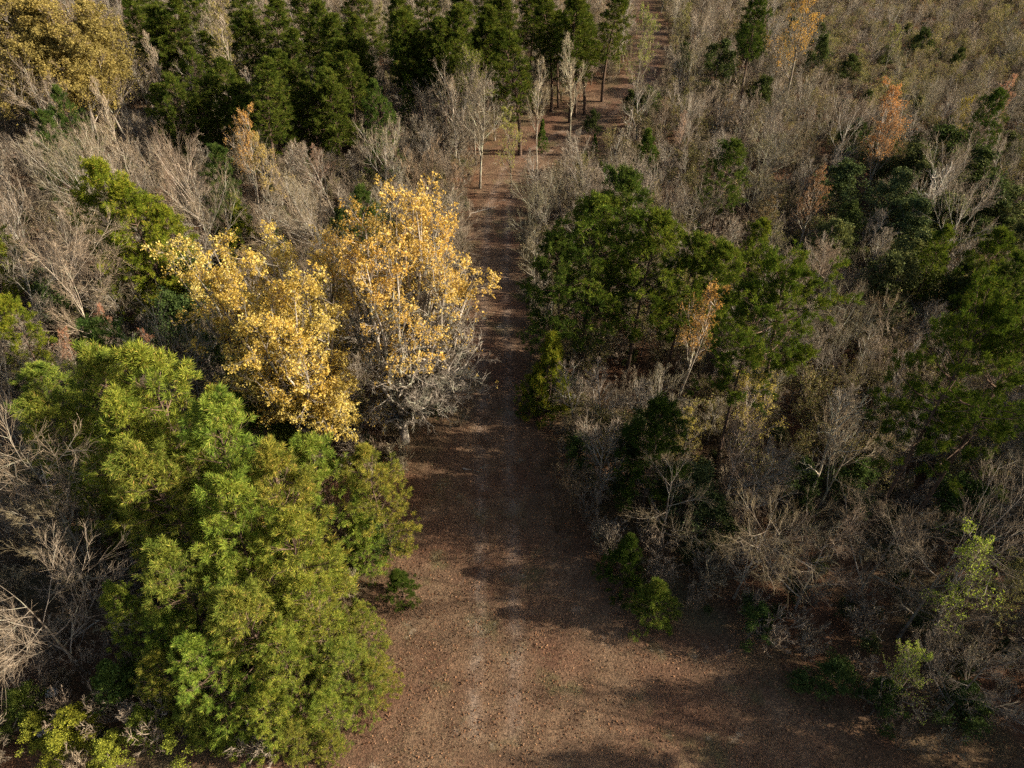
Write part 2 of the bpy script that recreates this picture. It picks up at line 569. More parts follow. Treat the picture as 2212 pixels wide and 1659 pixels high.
def plant(kind, xy, h, label, cat='tree', group=None, width=1.0, tint=(1, 1, 1), wood=(1, 1, 1), var=None, rot=None, lean=(0, 0), foliage=(0.3, 0.3, 0.1), leafy=False):
    vs = VAR[kind]
    i = rng.integers(len(vs)) if var is None else var % len(vs)
    s = h / BASE_H[kind]
    z = ground_z(xy[0], xy[1])
    o = thing(NAME[kind], label, cat, (float(xy[0]), float(xy[1]), z - .05), float(rng.uniform(0, 6.28)) if rot is None else rot, (s * width, s * width, s), group, lean)
    tr, cr = vs[i]
    pale = float(LIMB.uniform(.7, 1.25)) if not kind.startswith('pine') else 1.0
    part('trunk', tr, o, tuple(min(c * pale, 1.55) for c in wood))
    leafy = kind.startswith('pine') or kind == 'evergreen'
    part('crown', cr, o, tint if leafy else wood)
    if kind == 'budding':
        part('foliage', VAR['leafy_leaf' if leafy else 'budding_leaf'][i], o, foliage)
    PLACED.append((xy[0], xy[1], 0.12 * h))
    NOTABLE.append((xy[0], xy[1], h, CROWN_R.get(kind, .25) * h * width))
    return o


def plant_px(kind, u, v, h, label, **kw):
    p = at(u, v, h)
    return plant(kind, p[:2], h, label, **kw)


# ------------------------------------------------------------------ where the open ground is
def poly_px(pts):
    return np.array([at(u, v)[:2] for u, v in pts])


CLEARING = np.concatenate([poly_px([(1010, 850), (945, 930), (925, 1060), (850, 1160), (800, 1290), (800, 1400), (740, 1530), (640, 1659)]),
                           np.array([[-40, 8], [-40, -30], [40, -30], [30, 10]]),
                           poly_px([(1790, 1659), (1850, 1540), (1620, 1430), (1440, 1350), (1300, 1240), (1180, 1180), (1140, 1040), (1130, 900), (1120, 850)])])
TRACK = np.array([[-.9, 5], [-.8, 20], [-1.1, 34], [-1.5, 52], [-1.3, 66], [0.2, 74], [5, 81], [9.5, 87], [13.5, 93], [17.5, 99], [20, 110], [22.5, 122], [24, 150]])
TRACK_W = np.array([5, 4.4, 2.3, 1.9, 1.9, 3.4, 5.2, 5.6, 4.2, 2.4, 1.8, 1.6, 1.6])


def in_poly(pts, poly):
    x, y = pts[:, 0], pts[:, 1]
    inside = np.zeros(len(pts), bool)
    j = len(poly) - 1
    for i in range(len(poly)):
        xi, yi = poly[i]
        xj, yj = poly[j]
        c = ((yi > y) != (yj > y)) & (x < (xj - xi) * (y - yi) / (yj - yi + 1e-12) + xi)
        inside ^= c
        j = i
    return inside


def poly_dist(pts, line, closed=False):
    best = np.full(len(pts), 1e9)
    w = np.zeros(len(pts))
    n = len(line)
    for i in range(n if closed else n - 1):
        a, b = line[i], line[(i + 1) % n]
        ab = b - a
        t = np.clip(((pts - a) @ ab) / (ab @ ab), 0, 1)
        d = np.linalg.norm(pts - (a + t[:, None] * ab), axis=1)
        m = d < best
        best[m] = d[m]
        if not closed:
            w[m] = (TRACK_W[i] + (TRACK_W[i + 1] - TRACK_W[i]) * t)[m]
    return best, w


def openness(pts):
    """1 on the track and in the clearing, 0 in the wood, with a soft border"""
    pts = np.asarray(pts, float)
    d, w = poly_dist(pts, TRACK)
    a = np.clip(1 - (d - w) / 1.2, 0, 1)
    dc, _ = poly_dist(pts, CLEARING, True)
    sd = np.where(in_poly(pts, CLEARING), dc, -dc)
    return np.maximum(a, np.clip(.5 + sd / 2.0, 0, 1))


# ------------------------------------------------------------------ ground
def ground_material():
    m, nt, out = new_mat('leaf_litter_ground')
    geo = nt.nodes.new('ShaderNodeNewGeometry')
    pos = geo.outputs['Position']
    att = nt.nodes.new('ShaderNodeAttribute')
    att.attribute_name = 'open'
    big = noise(nt, pos, 0.16, 4)
    mid = noise(nt, pos, 0.9, 5, .6)
    fine = noise(nt, pos, 9.0, 5, .7)
    litter = ramp(nt, mid, [(.25, (.070, .042, .027)), (.5, (.128, .072, .044)), (.7, (.19, .105, .062))])
    litter = mix_col(nt, ramp(nt, big, [(.42, (0, 0, 0)), (.62, (1, 1, 1))]), litter, (.105, .090, .052))
    straw = ramp(nt, mid, [(.2, (.090, .058, .038)), (.5, (.150, .100, .064)), (.75, (.21, .148, .094))])
    straw = mix_col(nt, ramp(nt, big, [(.45, (0, 0, 0)), (.65, (1, 1, 1))]), straw, (.125, .070, .046))
    green = noise(nt, pos, 0.35, 4, .6)
    straw = mix_col(nt, ramp(nt, green, [(.56, (0, 0, 0)), (.72, (.75, .75, .75))]), straw, (.110, .115, .050))
    sand = noise(nt, pos, 0.7, 5, .65)
    straw = mix_col(nt, ramp(nt, sand, [(.62, (0, 0, 0)), (.74, (.8, .8, .8))]), straw, (.33, .27, .21))
    col = mix_col(nt, att.outputs['Fac'], litter, straw)
    rut = nt.nodes.new('ShaderNodeAttribute')
    rut.attribute_name = 'rut'
    col = mix_col(nt, math_node(nt, 'MULTIPLY', rut.outputs['Fac'], ramp(nt, mid, [(.35, (0, 0, 0)), (.6, (.75, .75, .75))])), col, (.235, .185, .145))
    col = mix_col(nt, 1.0, col, ramp(nt, fine, [(.28, (.34, .31, .30)), (.5, (.78, .76, .75)), (.72, (1.35, 1.25, 1.15))]), 'MULTIPLY')
    b = nt.nodes.new('ShaderNodeBsdfDiffuse')
    nt.links.new(col, b.inputs['Color'])
    bump = nt.nodes.new('ShaderNodeBump')
    bump.inputs['Strength'].default_value = .9
    bump.inputs['Distance'].default_value = .12
    nt.links.new(fine, bump.inputs['Height'])
    nt.links.new(bump.outputs[0], b.inputs['Normal'])
    nt.links.new(b.outputs[0], out.inputs[0])
    return m


def lumps(x, y):
    return (.05 * np.sin(x * .9 + 1.3 * np.sin(y * .5)) * np.sin(y * 1.1 + x * .3) + .03 * np.sin(x * 2.3 + y * 1.7) * np.sin(y * 2.9 - x) + .10 * np.sin(x * .21 + 2) * np.sin(y * .17))


def ground_z(x, y):
    fall = 1.0 if abs(x) < 110 and -20 < y < 170 else 0.0
    return float(lumps(np.float64(x), np.float64(y))) * fall


def make_ground():
    fine_x = np.concatenate([np.linspace(-100, -6, 80), np.linspace(-5.7, 5, 40), np.linspace(6, 100, 80)])
    fine_y = np.linspace(-10, 160, 191)
    xs = np.concatenate([[-2500, -900, -350, -160, -120], fine_x, [120, 160, 350, 900, 2500]])
    ys = np.concatenate([[-2500, -900, -300, -80, -30], fine_y, [180, 230, 350, 900, 2500]])
    X, Y = np.meshgrid(xs, ys)
    Z = np.where((np.abs(X) < 110) & (Y > -20) & (Y < 170), lumps(X, Y), 0)
    V = np.stack([X.ravel(), Y.ravel(), Z.ravel()], 1)
    n, mrow = len(xs), len(ys)
    i = np.arange(n * mrow).reshape(mrow, n)
    F = np.stack([i[:-1, :-1], i[:-1, 1:], i[1:, 1:], i[1:, :-1]], -1).reshape(-1, 4)
    me = mesh_from('ground', V, [F], ground_material(), True)
    a = me.attributes.new('open', 'FLOAT', 'POINT')
    wob = V[:, :2] + np.stack([np.sin(V[:, 1] * 1.3) + .6 * np.sin(V[:, 1] * 3.1 + V[:, 0]), np.sin(V[:, 0] * 1.1) + .6 * np.sin(V[:, 0] * 2.7)], 1) * .5
    a.data.foreach_set('value', openness(wob).astype(np.float32))
    d, _ = poly_dist(wob * .15 + V[:, :2] * .85, TRACK)
    a = me.attributes.new('rut', 'FLOAT', 'POINT')
    a.data.foreach_set('value', (np.clip(1 - np.abs(d - .95) / .55, 0, 1) * (V[:, 1] > 14)).astype(np.float32))
    o = bpy.data.objects.new('ground', me)
    o['kind'] = 'structure'
    o['label'] = 'brown leaf littered ground with dry grass along the track'
    link(o)


make_ground()


# fallen leaves and dry grass lying on the ground: nobody could count them
def scatter(n, x0, x1, y0, y1, r):
    return np.stack([r.uniform(x0, x1, n), r.uniform(y0, y1, n)], 1)


def litter_object(name, label, pts, size, mat, flat, up, r):
    z = np.array([ground_z(x, y) for x, y in pts]) + up
    C = np.column_stack([pts, z])
    g = Geo()
    g.leaves(C, size, r, flat=flat)
    o = bpy.data.objects.new(name, g.mesh(name, mat))
    o['kind'] = 'stuff'
    o['label'] = label
    o['category'] = 'leaves'
    return link(o)


MAT['litter'] = leaf_material('fallen_leaves', [(0, (.060, .036, .024)), (.35, (.135, .072, .040)), (.7, (.25, .135, .070)), (1, (.27, .165, .10))], .15, (.8, .75, .75), .4)
MAT['straw'] = leaf_material('dry_grass', [(0, (.085, .060, .038)), (.5, (.21, .155, .095)), (.9, (.34, .26, .165)), (1, (.12, .14, .05))], .25, (.75, .8, .75), .3)
r = R_(11)
p = np.concatenate([scatter(50000, -24, 28, 8, 42, r), scatter(16000, -30, 34, 36, 75, r)])
litter_object('fallen_leaves', 'brown fallen leaves strewn over the ground under the trees', p, .10, 'litter', 4.0, .012, r)


def dry_grass():
    r = R_(12)
    p = scatter(40000, -22, 26, 9, 32, r)
    op = openness(p)
    clump = .5 + .5 * np.sin(p[:, 0] * .8 + 2 * np.sin(p[:, 1] * .6)) * np.sin(p[:, 1] * .9 + 1.4 * np.sin(p[:, 0] * .5))
    p = p[(op > .45) & (r.uniform(size=len(p)) < .25 + .75 * clump)]
    z = np.array([ground_z(x, y) for x, y in p])
    C = np.column_stack([p, z])
    g = Geo()
    D = np.tile(np.array([0, 0, 1.0]), (len(p), 1)) + r.normal(size=(len(p), 3)) * .3
    g.needles(C, D, 3, .17, .013, r, (.2, 1.2), .02)
    o = bpy.data.objects.new('dry_grass', g.mesh('dry_grass', 'straw'))
    o['kind'] = 'stuff'
    o['label'] = 'short dry straw coloured grass in the clearing'
    o['category'] = 'grass'
    link(o)


dry_grass()

# ------------------------------------------------------------------ the two yellow maples
def bezier(a, b, bulge, K):
    t = np.linspace(0, 1, K)[:, None]
    c = (a + b) / 2 + bulge
    return (1 - t) ** 2 * a + 2 * t * (1 - t) * c + t * t * b


def maple(label, base, fork_h, limbs, seed, leaf_ok, wood, tint, trunk_r=.28, n_leaf=7, leaf=.11, reach=.90):
    """limbs: list of world targets; leaf_ok(points) -> chance that a twig end carries leaves"""
    r = R_(seed)
    base = np.array([base[0], base[1], ground_z(base[0], base[1]) - .05])
    o = thing('maple_tree', label, 'tree', tuple(base), 0.0, 1.0)
    g0, g1, gl = Geo(), Geo(), Geo()
    K = 9
    lean = (np.mean([np.array(l) for l in limbs], 0) - base)
    top = np.array([lean[0] * .12, lean[1] * .12, fork_h])
    tp = bezier(np.zeros(3), top, np.array([.1, 0, 0]), K)[None]
    tr = np.linspace(trunk_r, trunk_r * .72, K)[None].copy()
    tr[0, 0] *= 1.45
    tr[0, 1] *= 1.12
    g0.tubes(tp, tr, 9)
    P1, L1 = [], []
    for j, l in enumerate(limbs):
        tgt = (np.array(l) - base) * reach
        f = .35 + .65 * r.uniform()
        s = tp[0, min(K - 1, int(f * (K - 1)))]
        v = tgt - s
        out = np.array([v[0], v[1], 0]) * .16 + np.array([0, 0, -.06 * np.linalg.norm(v)])
        P1.append(bezier(s, tgt, out + r.normal(size=3) * .25, 9))
        L1.append(np.linalg.norm(v))
    P1 = np.array(P1)
    P1[:, 1:-1] += r.normal(size=P1[:, 1:-1].shape) * .10
    L1 = np.array(L1)
    t = np.linspace(0, 1, 9)[None]
    R1 = (.055 + .010 * L1)[:, None] * (1 - t) ** .8 + .015
    g0.tubes(P1, R1, 6)
    S, D, L2, rr, _ = sprout(P1, R1, L1, 9, .35, .99, 46, 13, .36, r, .25)
    L2 = np.clip(L2 * .75, .6, 1.7)
    P2, R2 = grow(S, D, L2, rr, np.full(len(S), .012), 6, .13, .10, r)
    g1.tubes(P2, R2, 4)
    S, D, L3, rr, _ = sprout(P2, R2, L2, 8, .15, 1, 42, 14, .48, r, .4)
    L3 = np.maximum(L3, .25)
    P3, R3 = grow(S, D, L3, np.maximum(rr, .007), np.full(len(S), .007), 4, .15, .08, r)
    g1.tubes(P3, R3, 3)
    S, D, L4, rr, _ = sprout(P3, R3, L3, 3, .2, 1, 42, 14, .65, r, .3)
    L4 = np.maximum(L4, .14)
    P4, R4 = grow(S, D, L4, np.full(len(S), .0065), np.full(len(S), .004), 3, .15, .06, r)
    g1.tubes(P4, R4, 3)
    e = np.concatenate([P2[:, -1], P3[:, -1], P4[:, -1]])
    keep = r.uniform(size=len(e)) < leaf_ok(e + base)
    e = e[keep]
    pts = np.repeat(e, n_leaf, 0)
    gl.leaves(pts + r.normal(size=pts.shape) * .075, leaf, r, flat=.3)
    part('trunk', g0.mesh('trunk', 'bark_pale'), o, wood)
    part('branches', g1.mesh('branches', 'bark_pale'), o, wood)
    part('crown', gl.mesh('crown', 'yellow'), o, tint)
    PLACED.append((base[0], base[1], 3))
    NOTABLE.append((base[0], base[1], 17, 5.5))
    return o


def lobe_limbs(lobes, y0, seed):
    """limb targets spread over the upper shell of each lobe: (u, v, radius in pixels, depth offset, limbs)"""
    r = R_(seed)
    out, idx = [], []
    for q, (u, v, rad, dy, n) in enumerate(lobes):
        c = on_plane(u, v, y0 + dy)
        size = rad / FPX * (c[1] * CP + (H - c[2]) * SP)
        for k in range(n):
            a, b = k * 2.4 + r.uniform(0, 1), math.acos(1 - 1.25 * (k + .5) / n)
            d = np.array([math.cos(a) * math.sin(b), math.sin(a) * math.sin(b), math.cos(b)]) * size * r.uniform(.45, .72)
            out.append(c + d)
            idx.append(q)
    return out, np.array(idx)


def by_lobe(targets, idx, chance):
    t = np.array(targets)

    def f(p):
        best = np.argmin(((p[:, None, :] - t[None]) ** 2).sum(-1), 1)
        return np.array(chance)[idx[best]]
    return f


b1 = at(690, 985)
L1, I1 = lobe_limbs([(425, 590, 78, .5, 6), (490, 660, 60, -1, 4), (572, 575, 75, 2.0, 6), (650, 660, 105, -1.5, 9), (565, 720, 75, -3, 6), (560, 815, 70, -2.5, 5), (640, 790, 60, -3.5, 4),
                     (735, 855, 55, -2.5, 5), (710, 590, 45, 3, 3)], b1[1], 1)
maple('broad yellow leafed maple with several rounded lobes standing behind the bright pines', b1, 3.2, L1, 31,
      by_lobe(L1, I1, [.95, .8, .95, .95, .85, .75, .6, .8, .8]), (.9, .87, .83), (.98, 1.02, .92), reach=1.0)

b2 = at(872, 950)
L2, I2 = lobe_limbs([(880, 445, 62, 1, 6), (775, 535, 78, 0, 6), (925, 530, 80, 1, 7), (830, 590, 75, -2, 5), (720, 545, 40, 1.5, 3), (1010, 615, 42, 0, 4), (960, 610, 60, -1, 4), (890, 735, 55, -3.5, 4),
                     (985, 720, 70, -1, 6), (995, 830, 60, -1, 6), (840, 790, 65, -2.5, 5), (930, 870, 60, -3, 6), (800, 900, 50, -2, 4), (1030, 760, 40, 2, 3)], b2[1], 2)
maple('tall orange yellow maple beside the track, lower branches still bare', b2, 4.5, L2, 37,
      by_lobe(L2, I2, [.85, .8, .7, .55, .7, .8, .35, .4, .03, .0, .06, .0, .03, .02]), (.95, .92, .88), (1.0, .95, .90), .30, reach=1.0)
# ------------------------------------------------------------------ trees that can be picked out in the photograph
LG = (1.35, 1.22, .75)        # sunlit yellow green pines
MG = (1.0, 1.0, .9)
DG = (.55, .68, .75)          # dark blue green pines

# the bright young pines beside the clearing
G = 'bright young pines beside the clearing'
for i, (u, v, h, w, lab) in enumerate([
        (165, 775, 12.5, .95, None), (290, 790, 13.5, 1.0, None), (430, 905, 12.5, 1.0, None), (330, 960, 11.5, 1.0, None), (560, 985, 11.0, 1.0, None),
        (690, 960, 9.5, 1.0, None), (455, 1080, 11.0, 1.0, None), (620, 1110, 9.5, 1.0, None), (370, 1210, 9.5, .95, None), (520, 1260, 9.0, 1.05, None),
        (660, 1270, 7.5, 1.0, None), (430, 1400, 7.5, 1.0, None), (590, 1400, 7.0, 1.05, None), (800, 975, 8.5, .95, 'bushy bright green pine at the clearing edge below the orange yellow maple'),
        (745, 1400, 5.0, 1.25, 'low bright pine reaching out over the open clearing'), (700, 1490, 4.0, 1.2, None), (560, 1490, 5.0, 1.3, None), (470, 1240, 8.0, 1.1, None), (640, 1560, 3.2, 1.3, None), (705, 1590, 2.2, 1.2, 'lowest bright pine at the foot of the stand on orange leaves'), (330, 1330, 6.0, 1.1, None), (255, 1290, 6.5, 1.0, None), (330, 1430, 5.0, 1.2, None), (430, 1500, 4.0, 1.2, None), (110, 850, 11, .9, None), (230, 880, 12, .95, None), (780, 1130, 4.5, 1.1, None), (780, 1320, 4.0, 1.1, None), (805, 1430, 3.2, 1.5, None), (60, 800, 10, .9, None)]):
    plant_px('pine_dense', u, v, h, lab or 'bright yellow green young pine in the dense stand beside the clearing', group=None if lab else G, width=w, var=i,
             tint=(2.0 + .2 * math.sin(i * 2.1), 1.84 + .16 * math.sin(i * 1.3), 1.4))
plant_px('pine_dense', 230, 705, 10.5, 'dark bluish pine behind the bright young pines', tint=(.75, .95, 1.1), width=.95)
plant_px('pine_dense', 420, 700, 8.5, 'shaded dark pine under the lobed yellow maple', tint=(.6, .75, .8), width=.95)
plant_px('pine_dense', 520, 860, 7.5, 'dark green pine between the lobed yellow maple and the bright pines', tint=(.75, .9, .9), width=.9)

# pines on the yellow maples' side, further back
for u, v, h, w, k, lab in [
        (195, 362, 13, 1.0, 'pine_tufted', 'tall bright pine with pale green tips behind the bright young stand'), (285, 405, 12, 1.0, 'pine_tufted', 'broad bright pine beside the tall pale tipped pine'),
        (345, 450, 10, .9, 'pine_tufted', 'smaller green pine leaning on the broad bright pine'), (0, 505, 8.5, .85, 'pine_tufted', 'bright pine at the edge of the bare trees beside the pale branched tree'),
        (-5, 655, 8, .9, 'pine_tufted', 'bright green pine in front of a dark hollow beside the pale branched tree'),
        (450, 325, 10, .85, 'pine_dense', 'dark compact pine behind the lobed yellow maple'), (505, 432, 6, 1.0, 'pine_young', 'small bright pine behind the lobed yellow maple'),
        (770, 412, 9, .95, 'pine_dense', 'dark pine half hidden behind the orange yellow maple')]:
    plant_px(k, u, v, h, lab, width=w, tint=(1.65, 1.5, .75) if 'bright' in lab else (.62, .75, .8))  # bright tint puts sunlight into the needle colour of pines standing in shade
for u, v, h in [(130, 195, 11), (78, 255, 11), (105, 300, 8)]:
    plant_px('pine_dense', u, v, h, 'slim dark pine standing alone among bare trees near the olive oaks', group='slim pines among bare trees near the olive oaks', width=.7, tint=(.62, .78, .8))
FAR_LABELS = [('dark green pine in the dense pine group beyond the yellow maples', 'dense dark pine group beyond the yellow maples'),
              ('tall dark pine with a bare lower trunk at the far bend of the track', 'tall dark pines at the far bend of the track')]
far = [(300, 5, 12), (335, 0, 13), (365, 20, 12), (385, 55, 11), (320, 45, 11), (405, 110, 10), (362, 165, 10), (345, 190, 8.5), (385, 200, 8), (440, 175, 9), (470, 135, 11), (500, 25, 12), (560, 15, 13),
       (525, 70, 12), (590, 120, 11), (545, 140, 12), (510, 185, 9), (575, 165, 10), (690, 40, 12), (720, 85, 11), (675, 115, 11), (705, 160, 10), (660, 185, 8.5), (620, 30, 12), (480, 70, 11), (600, 70, 11),
       (430, 215, 7.5), (530, 215, 8), (470, 20, 12), (650, 10, 12), (725, 20, 12), (300, -35, 12), (420, -30, 12), (590, -35, 13), (680, -30, 13), (510, -30, 12), (640, 140, 9.5), (715, 190, 8.5)]
for u, v, h in [f for q, f in enumerate(far) if q % 5 != 3]:
    plant_px('pine_tall' if h > 10.5 else 'pine_tufted', u, v, h, FAR_LABELS[0][0], group=FAR_LABELS[0][1], width=float(LIMB.uniform(1.0, 1.35)) * (1.25 if h > 10.5 else .95), tint=(.74, .76, .58))
far = [(752, 28, 13), (745, 120, 11), (870, 45, 13), (895, 15, 14), (940, 22, 14), (965, 45, 13), (915, 60, 12), (1020, 25, 13), (1045, 40, 12), (1090, -5, 13), (1125, 68, 13), (1200, -5, 13), (1245, -8, 14),
       (1280, 0, 13), (1145, -10, 12), (1320, -20, 13), (850, -10, 13), (985, -15, 13), (780, -30, 13), (920, -45, 13), (1060, -50, 13), (1180, -45, 13), (890, 90, 11), (950, 95, 11), (1030, 85, 10), (1255, 45, 11), (1215, 30, 11), (765, 75, 11)]
for u, v, h in far:
    plant_px('pine_tall', u, v, h, FAR_LABELS[1][0], group=FAR_LABELS[1][1], width=float(LIMB.uniform(1.0, 1.35)) * 1.2, tint=(.72, .73, .55))
plant_px('pine_dense', 815, 185, 11, 'round headed green pine standing before the tall dark pines', width=.75, tint=(.65, .82, .75))
plant_px('pine_dense', 872, 168, 8, 'narrow olive pine before the tall dark pines', width=.6, tint=(.75, .85, .6))
plant_px('pine_young', 1405, 283, 5, 'small green pine beside the track where it opens out', tint=(.75, .9, .8))
plant_px('pine_young', 1172, 262, 3.6, 'tiny narrow evergreen beside the bend of the track', width=.6, tint=(.8, 1.0, .8))
plant_px('pine_young', 1287, 292, 2.4, 'tiny dark evergreen on the open bend of the track', width=.7, tint=(.5, .7, .6))

# pines across the track
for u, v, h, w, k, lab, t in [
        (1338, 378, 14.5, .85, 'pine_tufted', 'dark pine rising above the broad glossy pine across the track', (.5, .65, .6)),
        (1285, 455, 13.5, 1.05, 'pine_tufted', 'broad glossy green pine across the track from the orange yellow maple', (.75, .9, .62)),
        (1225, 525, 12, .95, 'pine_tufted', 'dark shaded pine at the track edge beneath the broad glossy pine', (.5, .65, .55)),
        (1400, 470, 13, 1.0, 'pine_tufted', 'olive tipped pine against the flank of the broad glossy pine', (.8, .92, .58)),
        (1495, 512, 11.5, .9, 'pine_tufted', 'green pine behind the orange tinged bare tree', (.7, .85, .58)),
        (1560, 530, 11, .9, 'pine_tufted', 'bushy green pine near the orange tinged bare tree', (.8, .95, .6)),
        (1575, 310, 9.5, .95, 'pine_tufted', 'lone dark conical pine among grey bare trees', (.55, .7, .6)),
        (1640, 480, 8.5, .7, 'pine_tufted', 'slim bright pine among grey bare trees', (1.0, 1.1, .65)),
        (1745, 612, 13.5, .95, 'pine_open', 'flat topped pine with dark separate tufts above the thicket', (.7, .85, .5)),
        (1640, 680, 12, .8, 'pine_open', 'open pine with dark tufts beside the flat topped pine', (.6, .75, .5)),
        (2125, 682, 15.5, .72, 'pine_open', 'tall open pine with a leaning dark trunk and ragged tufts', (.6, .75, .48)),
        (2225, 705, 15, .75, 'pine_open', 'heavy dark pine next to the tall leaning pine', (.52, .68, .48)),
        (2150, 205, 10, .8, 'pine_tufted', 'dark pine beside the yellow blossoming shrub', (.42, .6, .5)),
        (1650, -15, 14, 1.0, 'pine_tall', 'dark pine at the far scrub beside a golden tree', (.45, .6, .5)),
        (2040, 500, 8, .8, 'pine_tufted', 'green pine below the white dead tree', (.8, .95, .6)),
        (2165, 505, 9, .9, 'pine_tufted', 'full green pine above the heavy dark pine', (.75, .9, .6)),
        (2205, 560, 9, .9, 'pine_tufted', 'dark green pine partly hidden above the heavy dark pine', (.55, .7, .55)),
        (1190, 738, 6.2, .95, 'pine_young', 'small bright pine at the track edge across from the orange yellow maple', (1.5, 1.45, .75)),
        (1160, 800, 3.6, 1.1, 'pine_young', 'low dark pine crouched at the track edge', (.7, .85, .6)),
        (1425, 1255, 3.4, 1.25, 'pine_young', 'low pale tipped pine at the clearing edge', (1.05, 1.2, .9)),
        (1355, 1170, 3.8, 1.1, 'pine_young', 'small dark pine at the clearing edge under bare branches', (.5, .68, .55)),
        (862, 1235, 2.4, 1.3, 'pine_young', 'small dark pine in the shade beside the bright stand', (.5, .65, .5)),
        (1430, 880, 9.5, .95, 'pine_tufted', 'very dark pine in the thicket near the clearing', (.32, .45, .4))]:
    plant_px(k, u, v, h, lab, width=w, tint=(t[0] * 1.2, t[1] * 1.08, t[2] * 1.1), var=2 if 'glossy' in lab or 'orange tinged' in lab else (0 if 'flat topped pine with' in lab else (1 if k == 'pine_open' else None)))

# broad-leaved evergreens
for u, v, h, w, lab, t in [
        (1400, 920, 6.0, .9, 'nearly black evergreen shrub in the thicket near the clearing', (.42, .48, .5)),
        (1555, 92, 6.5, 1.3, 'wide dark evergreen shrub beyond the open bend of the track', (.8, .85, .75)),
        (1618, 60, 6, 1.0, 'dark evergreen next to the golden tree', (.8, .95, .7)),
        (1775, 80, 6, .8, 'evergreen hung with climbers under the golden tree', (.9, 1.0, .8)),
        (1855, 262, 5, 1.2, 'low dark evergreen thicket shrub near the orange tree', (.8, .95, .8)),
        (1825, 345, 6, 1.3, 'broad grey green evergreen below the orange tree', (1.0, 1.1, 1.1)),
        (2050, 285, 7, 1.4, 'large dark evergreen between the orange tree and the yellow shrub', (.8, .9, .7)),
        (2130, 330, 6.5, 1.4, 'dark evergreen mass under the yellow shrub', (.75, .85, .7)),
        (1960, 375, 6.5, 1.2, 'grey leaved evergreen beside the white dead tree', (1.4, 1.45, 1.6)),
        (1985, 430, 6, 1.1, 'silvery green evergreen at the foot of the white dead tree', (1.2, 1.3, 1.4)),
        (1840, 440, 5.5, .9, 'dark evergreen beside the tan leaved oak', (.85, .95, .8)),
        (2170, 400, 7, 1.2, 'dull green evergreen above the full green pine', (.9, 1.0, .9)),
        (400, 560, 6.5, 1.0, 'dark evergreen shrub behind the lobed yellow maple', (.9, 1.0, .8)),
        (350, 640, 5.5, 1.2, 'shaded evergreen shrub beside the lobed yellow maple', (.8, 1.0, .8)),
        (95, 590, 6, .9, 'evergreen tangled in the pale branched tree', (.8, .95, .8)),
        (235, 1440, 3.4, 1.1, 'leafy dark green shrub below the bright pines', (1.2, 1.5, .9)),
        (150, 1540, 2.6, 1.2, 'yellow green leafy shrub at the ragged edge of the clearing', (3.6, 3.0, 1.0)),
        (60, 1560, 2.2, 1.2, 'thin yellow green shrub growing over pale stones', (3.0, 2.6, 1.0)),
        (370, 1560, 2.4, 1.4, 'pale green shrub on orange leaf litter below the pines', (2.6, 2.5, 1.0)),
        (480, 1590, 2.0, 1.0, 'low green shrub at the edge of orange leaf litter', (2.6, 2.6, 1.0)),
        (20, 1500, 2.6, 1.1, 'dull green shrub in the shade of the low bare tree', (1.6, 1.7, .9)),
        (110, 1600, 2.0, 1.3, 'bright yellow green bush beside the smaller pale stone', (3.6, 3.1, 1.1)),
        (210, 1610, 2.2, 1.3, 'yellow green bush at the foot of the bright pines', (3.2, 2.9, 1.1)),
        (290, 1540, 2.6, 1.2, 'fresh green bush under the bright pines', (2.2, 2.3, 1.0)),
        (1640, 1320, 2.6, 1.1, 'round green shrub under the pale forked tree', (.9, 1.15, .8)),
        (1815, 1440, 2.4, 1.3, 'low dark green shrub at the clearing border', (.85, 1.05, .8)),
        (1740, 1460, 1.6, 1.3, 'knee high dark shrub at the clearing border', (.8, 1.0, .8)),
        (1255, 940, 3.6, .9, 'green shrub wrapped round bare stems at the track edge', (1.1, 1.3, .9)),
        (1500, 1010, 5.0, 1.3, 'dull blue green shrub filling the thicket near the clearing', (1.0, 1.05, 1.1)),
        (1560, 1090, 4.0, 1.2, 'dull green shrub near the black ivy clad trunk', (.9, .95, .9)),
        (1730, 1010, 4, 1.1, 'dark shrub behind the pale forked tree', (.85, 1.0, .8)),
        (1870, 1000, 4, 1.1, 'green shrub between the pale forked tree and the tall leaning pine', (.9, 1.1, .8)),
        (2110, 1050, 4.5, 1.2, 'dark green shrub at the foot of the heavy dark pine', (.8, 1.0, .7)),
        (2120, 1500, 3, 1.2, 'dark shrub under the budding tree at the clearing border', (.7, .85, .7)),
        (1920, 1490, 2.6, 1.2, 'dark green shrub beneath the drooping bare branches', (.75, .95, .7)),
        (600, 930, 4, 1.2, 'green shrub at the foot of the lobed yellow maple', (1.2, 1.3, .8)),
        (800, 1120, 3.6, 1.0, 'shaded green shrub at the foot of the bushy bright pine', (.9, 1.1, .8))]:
    plant_px('evergreen', u, v, h, lab, cat='shrub', width=w, tint=t)

